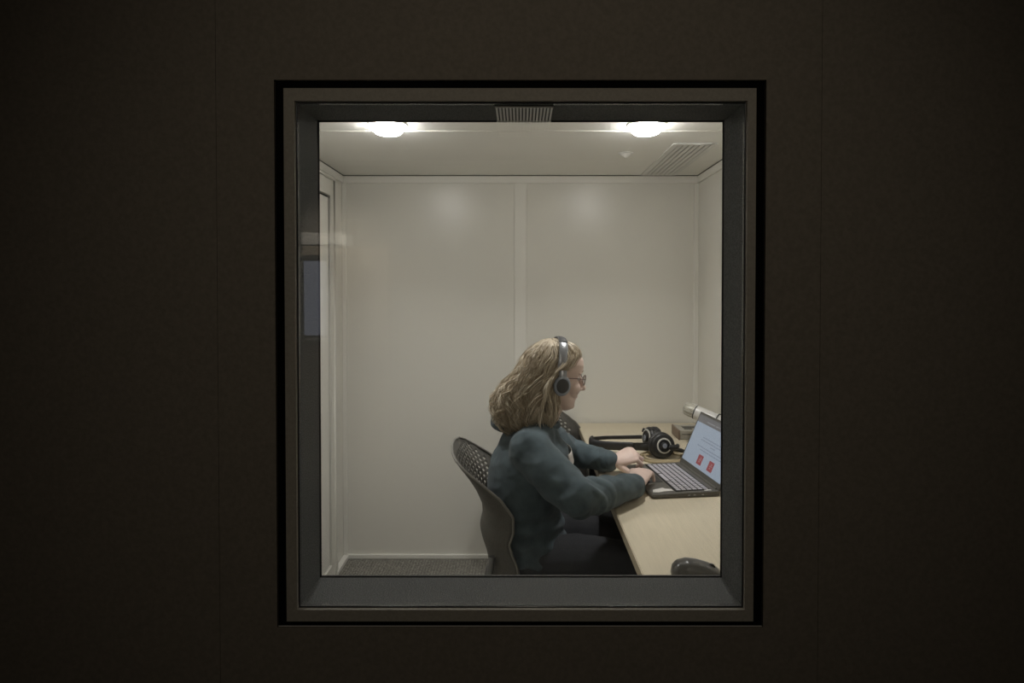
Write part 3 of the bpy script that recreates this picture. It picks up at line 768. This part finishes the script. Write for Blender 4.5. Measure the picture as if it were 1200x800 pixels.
# ------------------------------------------------------------------ laptop
LA = math.radians(7)
LX = Matrix.Translation((.455, 2.055, DZ)) @ Matrix.Rotation(LA, 4, 'Z')
lp = bpy.data.objects.new('laptop', None); COL.objects.link(lp); lp.matrix_world = LX; lp.empty_display_size = .05
tag(lp, 'open dark grey laptop with lit pale blue screen on the desk', 'laptop')
LW, LD, LT = .360, .246, .019
b = MB()
prof = [(0, .006), (.004, .003), (LD, .001), (LD, LT), (.006, LT-.003), (0, .011)]
n = len(prof); b.add([(x, 0, z) for x, z in prof] + [(x, LW, z) for x, z in prof], [tuple(range(n)), tuple(range(2*n-1, n-1, -1))] + [(i, n+i, n+(i+1) % n, (i+1) % n) for i in range(n)])
b.build('base', M['laptop'], lp, bevel=.002)
kx0, kx1, ky0, ky1 = .096, .216, .022, .338
def topz(x): return LT - .003 + .003*(x-.006)/(LD-.006)
b = MB().box(kx0-.004, kx1+.004, ky0-.004, ky1+.004, LT-.003, LT+.0004); kb = b.build('keyboard', M['keybed'], lp, smooth=False)
km = MB().box(-.0074, .0074, -.0074, .0074, 0, .0018).mesh('key'); 
first = None; rows, cols = 6, 16
for r in range(rows):
    for c in range(cols):
        x = kx0 + (kx1-kx0)*(r+.5)/rows; y = ky0 + (ky1-ky0)*(c+.5)/cols
        wide = 1.0
        if r == 0 and 5 <= c <= 9:
            if c != 7: continue
            wide = 5.6
        if first is None:
            first = finish(km, 'key', M['key'], kb, bevel=.0012); o = first
        else:
            o = first.copy(); COL.objects.link(o); o.parent = kb
        o.location = (x, y, LT+.0002); o.scale = (1, wide, 1)
b = MB().box(.014, .086, .125, .235, LT-.0025, LT-.0010); b.build('touchpad', M['black_pad'], lp, smooth=False)
st = [(.012, .018), (.030, .014), (.052, .020), (.088, .022), (.086, .040), (.066, .046), (.060, .058), (.046, .052), (.020, .042)]
for nm, off, k in (('sticker', (0, .006), 1.0), ('sticker', (.190, .004), .36)):
    pl = [(a*k+off[0], b_*k+off[1]) for a, b_ in st]; n = len(pl)
    z0 = LT-.0028 if k == 1 else LT-.0004
    b = MB().add([(x, y, z0) for x, y in pl] + [(x, y, topz(x)+.0009) for x, y in pl], [tuple(range(n-1, -1, -1)), tuple(range(n, 2*n))] + [(i, (i+1) % n, n+(i+1) % n, n+i) for i in range(n)])
    o = b.build(nm, M['sticker'], lp, smooth=False); o['label'] = 'white paper sticker'
b = MB()
for y in (.07, .09, .12):
    MB().box(.06+y, .068+y, -.0006, .002, .007, .011).build('side_port', M['silver'], lp, smooth=False)
# lid, tilted back about the hinge
HX = Matrix.Translation((LD-.004, 0, LT)) @ Matrix.Rotation(math.radians(24), 4, 'Y')
LH = .226
lid = MB().box(0, .007, 0, LW, 0, LH, X=HX).build('lid', M['laptop'], lp, bevel=.002)
MB().tube([(LD-.003, .02, LT-.001), (LD-.003, LW-.02, LT-.001)], .0065, n=12).build('hinge', M['laptop'], lp)
sy0, sy1, sz0, sz1 = .010, LW-.010, .022, LH-.010
scr = MB().box(-.0008, .0002, sy0, sy1, sz0, sz1, X=HX).build('screen', M['screen'], lid, smooth=False)
tb = sz1-.030
MB().box(-.0012, -.0007, sy0, sy1, tb, sz1, X=HX).build('toolbar', M['toolbar'], lid, smooth=False)
def on_screen(name, m, y0, y1, z0, z1, lift=.0013):
    return MB().box(-lift, -.0007, y0, y1, z0, z1, X=HX).build(name, m, lid, smooth=False)
tt = MB()
def words(z, ya, yb, h=.0042):
    y = yb
    while y > ya + .006:
        L = random.uniform(.009, .026); a = max(ya, y-L); tt.box(-.0013, -.0007, a, y, z, z+h, X=HX); y = a - .0042
words(.136, .050, .250); words(.125, .040, .262); words(.114, .13, .17); words(.100, .034, .272); words(.089, .06, .24)
tt.build('text_lines', M['text'], lid, smooth=False)
t2 = MB(); t2.box(-.0018, -.0011, .20, .27, tb+.010, tb+.0135, X=HX); t2.box(-.0018, -.0011, .12, .19, tb+.010, tb+.0135, X=HX); t2.build('toolbar_text', M['tooltext'], lid, smooth=False)
for y in (.188, .095):
    on_screen('red_tile', M['red'], y, y+.040, .036, .074)
    gq = MB(); 
    gq.box(-.0018, -.0012, y+.008, y+.026, .054, .058, X=HX); gq.box(-.0018, -.0012, y+.011, y+.018, .060, .066, X=HX); gq.box(-.0018, -.0012, y+.014, y+.025, .046, .050, X=HX)
    gq.build('tile_mark', M['redglyph'], lid, smooth=False)

# ------------------------------------------------------------------ headphones lying on the desk
hp = empty('headphones', (.56, 2.68, DZ), 'black headphones with silver rings lying on the desk behind the laptop', 'headphones')
def cup(c, axis, r, q=1.0):
    ax = Vector(axis).normalized()
    X = Matrix.Translation(c) @ ax.to_track_quat('Z', 'Y').to_matrix().to_4x4()
    b = MB().lathe([(r*.55, -.040), (r*.95, -.040), (r*1.06, -.030), (r*1.06, -.016), (r*.95, -.010)], X); local(hp, b); b.build('ear_pad', M['black_pad'], hp)
    b = MB().lathe([(r*.9, -.012), (r*1.0, -.008), (r*1.0, .004), (r*.93, .011), (r*.84, .014), (r*.50, .0145)], X); local(hp, b); cu = b.build('ear_cup', M['black'], hp)
    b = MB().lathe([(r*.66*q, .0135), (r*.80*q, .0135), (r*.81*q, .0165), (r*.76*q, .018), (r*.67*q, .018), (r*.655*q, .0155)], X); local(hp, b); b.build('ring', M['ring'], cu)
    b = MB().lathe([(r*.655*q, .0140), (r*.655*q, .0186), (r*.54*q, .0190), (r*.5*q, .0165), (r*.40*q, .0168), (r*.38*q, .021), (r*.30*q, .0235), (r*.1, .0235)], X); local(hp, b); b.build('cup_cap', M['black'], cu)
    b = MB().lathe([(r*.26*q, .0230), (r*.24*q, .0250), (r*.05, .0253)], X); local(hp, b); b.build('cap_disc', M['bluegrey'], cu)
    return X
cA, cB = Vector((.612, 2.560, .806)), Vector((.576, 2.660, .813))
XA = cup(cA, (.16, -.95, .16), .053, .76); XB = cup(cB, (-.95, -.22, .12), .050)
# headband loop reaching left along the desk
base = [(.600, 2.742, .800), (.545, 2.765, .793), (.47, 2.77, .790), (.385, 2.765, .789), (.330, 2.735, .788), (.322, 2.69, .784), (.37, 2.660, .782), (.455, 2.640, .782), (.530, 2.620, .786), (.575, 2.590, .792)]
bp = spline(base, 6)
b = MB().tube(bp, [(.0045, .009 if k < 20 else .009 + .010*min(1, (k-20)/10)) for k in range(len(bp))], n=10, up=(0, 0, 1)); local(hp, b); b.build('headband', M['black'], hp)
b = MB().tube(bp[24:46], [(.009, .020)]*22, n=12, up=(0, 0, 1), round_end=True); local(hp, b); b.build('band_padding', M['black_pad'], hp)
b = MB().tube(spline([(.530, 2.617, .786), (.560, 2.592, .796), (.572, 2.566, .812)]), [(.005, .010)]*17, n=8, up=(0, 0, 1)); local(hp, b); b.build('yoke', M['black'], hp)
b = MB().tube(spline([(.600, 2.742, .800), (.585, 2.735, .82), (.560, 2.73, .835)]), [(.005, .010)]*17, n=8, up=(0, 0, 1))
local(hp, b); b.build('yoke', M['black'], hp)
# plug collar and cord leaving the near cup on the right
b = MB().tube([(.640, 2.528, .806), (.664, 2.532, .806), (.672, 2.548, .806)], [(.010, .012)]*3, n=12, round_end=True); local(hp, b); b.build('cup_pivot', M['black'], hp)
b = MB().tube([(.660, 2.552, .792), (.690, 2.556, .786), (.704, 2.560, .782)], [.009, .0095, .006], n=12, round_end=True); local(hp, b); b.build('cord_socket', M['black'], hp)
cd = spline([(.704, 2.560, .782), (.722, 2.556, .772), (.742, 2.530, .757), (.752, 2.480, .7535), (.78, 2.42, .7535)], 6)
b = MB().tube(cd, .0022, n=8); local(hp, b); b.build('cord', M['black'], hp)
# tan cable coil under them, thin black cable on the desk
pts = []
for k in range(150):
    t = k/149; a = 2*PI*3.1*t + 2.4; rr_ = .088 + .012*math.sin(7*t) + .006*math.sin(19*t)
    pts.append((.614 + rr_*1.02*math.cos(a), 2.555 + rr_*.82*math.sin(a), DZ + .0052 + .0075*t + .0015*math.sin(a*3)))
pts += [(.74, 2.66, DZ+.006), (.775, 2.72, DZ+.0046), (.79, 2.80, DZ+.0046)]
cb = MB().tube(pts, .0042, n=8).build('coiled_cable', M['tan']); tag(cb, 'loosely coiled tan cable on the desk under the black headphones', 'cable')
cc = spline([(.330, 2.30, DZ+.002), (.352, 2.262, DZ+.002), (.375, 2.246, DZ+.002), (.402, 2.252, DZ+.002), (.430, 2.285, DZ+.002), (.445, 2.40, DZ+.002), (.455, 2.50, DZ+.002)], 8)
tc_ = MB().tube(cc, .0017, n=8).build('thin_cable', M['black']); tag(tc_, 'thin black cable curving on the desk near its edge, beside the hands', 'cable')

# ------------------------------------------------------------------ microphone on a desk stand
mc = empty('microphone', (.885, 2.735, DZ), 'silver studio microphone tilted above the laptop screen', 'microphone')
A, B = Vector((.766, 2.800, .926)), Vector((.925, 2.685, .866)); ax = (B-A).normalized()
X = Matrix.Translation(A) @ ax.to_track_quat('Z', 'Y').to_matrix().to_4x4()
b = MB().lathe([(.004, -.001), (.016, .002), (.026, .010), (.0305, .020), (.032, .032), (.032, .058), (.0305, .062)], X); local(mc, b); b.build('grille', M['mesh'], mc)
rb = MB()
for k in range(12):
    a = 2*PI*k/12
    rb.tube([X @ Vector((r*math.cos(a), r*math.sin(a), h)) for r, h in ((.0165, .0015), (.0265, .0095), (.031, .020), (.0325, .032), (.0325, .058))], .0009, n=5)
local(mc, rb); rb.build('grille_ribs', M['mic'], mc)
b = MB().lathe([(.028, .058), (.0325, .058), (.0330, .060), (.0330, .064), (.0325, .066), (.028, .070)], X); local(mc, b); b.build('collar', M['grey_dark'], mc)
b = MB().lathe([(.028, .063), (.033, .064), (.033, .105), (.032, .108), (.033, .111), (.0325, .190), (.030, .198), (.012, .200)], X); local(mc, b); b.build('body', M['mic'], mc)
mid = A.lerp(B, .68)
b = MB().tube([(.885, 2.735, DZ+.012), (.885, 2.735, mid.z-.034)], .006, n=12); local(mc, b); b.build('stand_post', M['chair_metal'], mc)
b = MB().lathe([(.03, 0), (.058, 0), (.060, .005), (.056, .010), (.012, .014), (.010, .02)], Matrix.Translation((.885, 2.735, DZ))); local(mc, b); b.build('stand_base', M['black'], mc)
b = MB().tube([X @ Vector((.0355*math.cos(2*PI*k/28), .0355*math.sin(2*PI*k/28), .165)) for k in range(28)], (.003), n=8, closed=True); local(mc, b); b.build('clip', M['grey_dark'], mc)

# ------------------------------------------------------------------ small audio box
ab = empty('audio_interface', (.815, 2.945, DZ), 'small grey desktop box with reddish brown end panel by the wall', 'audio box')
b = MB().box(.772, .926, 2.880, 3.01, DZ+.002, DZ+.046); local(ab, b); b.build('case', M['box'], ab, bevel=.003)
for x in (.764, .926):
    b = MB().box(x, x+.008, 2.877, 3.012, DZ, DZ+.0475); local(ab, b); b.build('end_panel', M['wood'], ab, bevel=.002)
b = MB().box(.800, .838, 2.905, 2.922, DZ+.045, DZ+.0475).box(.800, .88, 2.935, 2.965, DZ+.045, DZ+.0475); local(ab, b); b.build('top_slot', M['black'], ab, smooth=False)
b = MB().box(.780, .920, 2.8785, 2.8810, DZ+.026, DZ+.029); local(ab, b); b.build('front_line', M['slot'], ab, smooth=False)

# ------------------------------------------------------------------ computer mouse by the sill
ms = empty('computer_mouse', (.445, 1.500, DZ), 'dark glossy computer mouse on the desk at the window sill', 'mouse')
prof = [(-.063, .010, .012), (-.060, .024, .020), (-.048, .035, .031), (-.025, .042, .034), (.0, .040, .0345), (.03, .032, .033), (.052, .021, .029), (.062, .013, .020), (.065, .008, .010)]
pr = []
for i in range(33):
    x = -.063 + .128*i/32; h, wd = lerp_tab(prof, x); pr.append((x, h, wd))
n = 24; vs = []; fs = []
for (x, h, wd) in pr:
    for j in range(n):
        a = 2*PI*j/n; c, s = math.cos(a), math.sin(a)
        z = .002 + (h-.002)*max(0, s)**.8 if s > 0 else .002
        vs.append((x, wd*math.copysign(abs(c)**.75, c), z))
for i in range(len(pr)-1):
    for j in range(n): fs.append((i*n+j, i*n+(j+1)%n, (i+1)*n+(j+1)%n, (i+1)*n+j))
fs.append(tuple(range(n-1, -1, -1))); fs.append(tuple((len(pr)-1)*n+j for j in range(n)))
MB().add(vs, fs).build('shell', M['mouse'], ms)
MB().lathe([(.004, -.003), (.010, -.003), (.011, 0), (.010, .003), (.004, .003)], Matrix.Translation((.036, 0, .023)) @ Matrix.Rotation(PI/2, 4, 'X')).build('scroll_wheel', M['black'], ms)
ms.rotation_euler.z = math.radians(-6)

# ------------------------------------------------------------------ hall behind the camera (reflected in the pane)
struct('wall_rear', MB().box(-2.6, 2.6, -3.1, -3.0, 0, 2.6), M['hall'], 'brown hall wall')
struct('wall_hall_left', MB().box(-2.7, -2.6, -3.1, 1.2, 0, 2.6), M['hall'])
struct('wall_hall_right', MB().box(2.6, 2.7, -3.1, 1.2, 0, 2.6), M['hall'])
struct('ceiling_hall', MB().box(-2.7, 2.7, -3.1, 1.2, 2.6, 2.66), M['hall'])
d = empty('door_2', (-1.55, -3.0, 0), kind='structure'); d['label'] = 'brown hall door with a small lit window'
b = MB().box(-1.96, -1.14, -3.0, -2.965, 0.005, 1.86); local(d, b); b.build('door_leaf', M['hall_door'], d, bevel=.003)
b = MB().box(-1.97, -1.5, -3.0, -2.955, 1.868, 1.972); local(d, b); b.build('door_head', M['hall_pale'], d, bevel=.003)
b = ring(-1.86, -1.66, 1.09, 1.73, (.05, .05, .03, .05), -2.966, -2.95); local(d, b); b.build('pane_frame', M['black'], d)
b = MB().box(-1.86, -1.66, -2.966, -2.957, 1.09, 1.73); local(d, b); b.build('pane', M['hall_pane'], d, smooth=False)
b = MB().box(-1.84, -1.64, -2.966, -2.935, 1.05, 1.068); local(d, b); b.build('pane_sill', M['hall_pale'], d)

# ------------------------------------------------------------------ lights
def spot(name, loc, target, power, size, blend, color, radius=.06):
    l = bpy.data.lights.new(name, 'SPOT'); l.energy = power; l.spot_size = math.radians(size); l.spot_blend = blend; l.color = color; l.shadow_soft_size = radius
    o = bpy.data.objects.new(name, l); COL.objects.link(o); o.location = loc
    o.rotation_euler = (Vector(target) - Vector(loc)).to_track_quat('-Z', 'Y').to_euler(); return o
for x in (-.502, .475):      # downward beam of each ceiling light
    l = bpy.data.lights.new('ceiling_light_beam', 'AREA'); l.shape = 'DISK'; l.size = .10; l.energy = 3.1; l.color = (1.0, .99, .965); l.spread = math.radians(125)
    o = bpy.data.objects.new('ceiling_light_beam', l); COL.objects.link(o); o.location = (x, 2.27, ZC - .043)
spot('hall_ceiling_lamp', (.06, -.75, 2.52), (.04, 1.07, 1.50), 15.0, 68, 1.0, (1.0, .90, .76), .08)
spot('hall_door_lamp', (-1.6, -2.2, 2.55), (-1.6, -3.0, 1.3), 85.0, 80, .8, (1.0, .92, .8), .05)
wd = bpy.data.worlds.new('World'); sc.world = wd; wd.use_nodes = True
wd.node_tree.nodes['Background'].inputs[0].default_value = (0.01, 0.01, 0.01, 1)

# ------------------------------------------------------------------ camera
cam = bpy.data.cameras.new('Camera'); co_ = bpy.data.objects.new('Camera', cam); COL.objects.link(co_)
cam.sensor_width = 36; cam.lens = 700/1200*36; cam.clip_start = .02
cam.shift_x = -10/1200; cam.shift_y = -48/1200
co_.location = (0, 0, 1.47); co_.rotation_euler = (math.radians(90 - .9), 0, 0)
sc.camera = co_
sc.view_settings.view_transform = 'Standard'; sc.view_settings.look = 'None'
sc.view_settings.exposure = 0; sc.view_settings.gamma = 1; sc.view_settings.use_curve_mapping = False
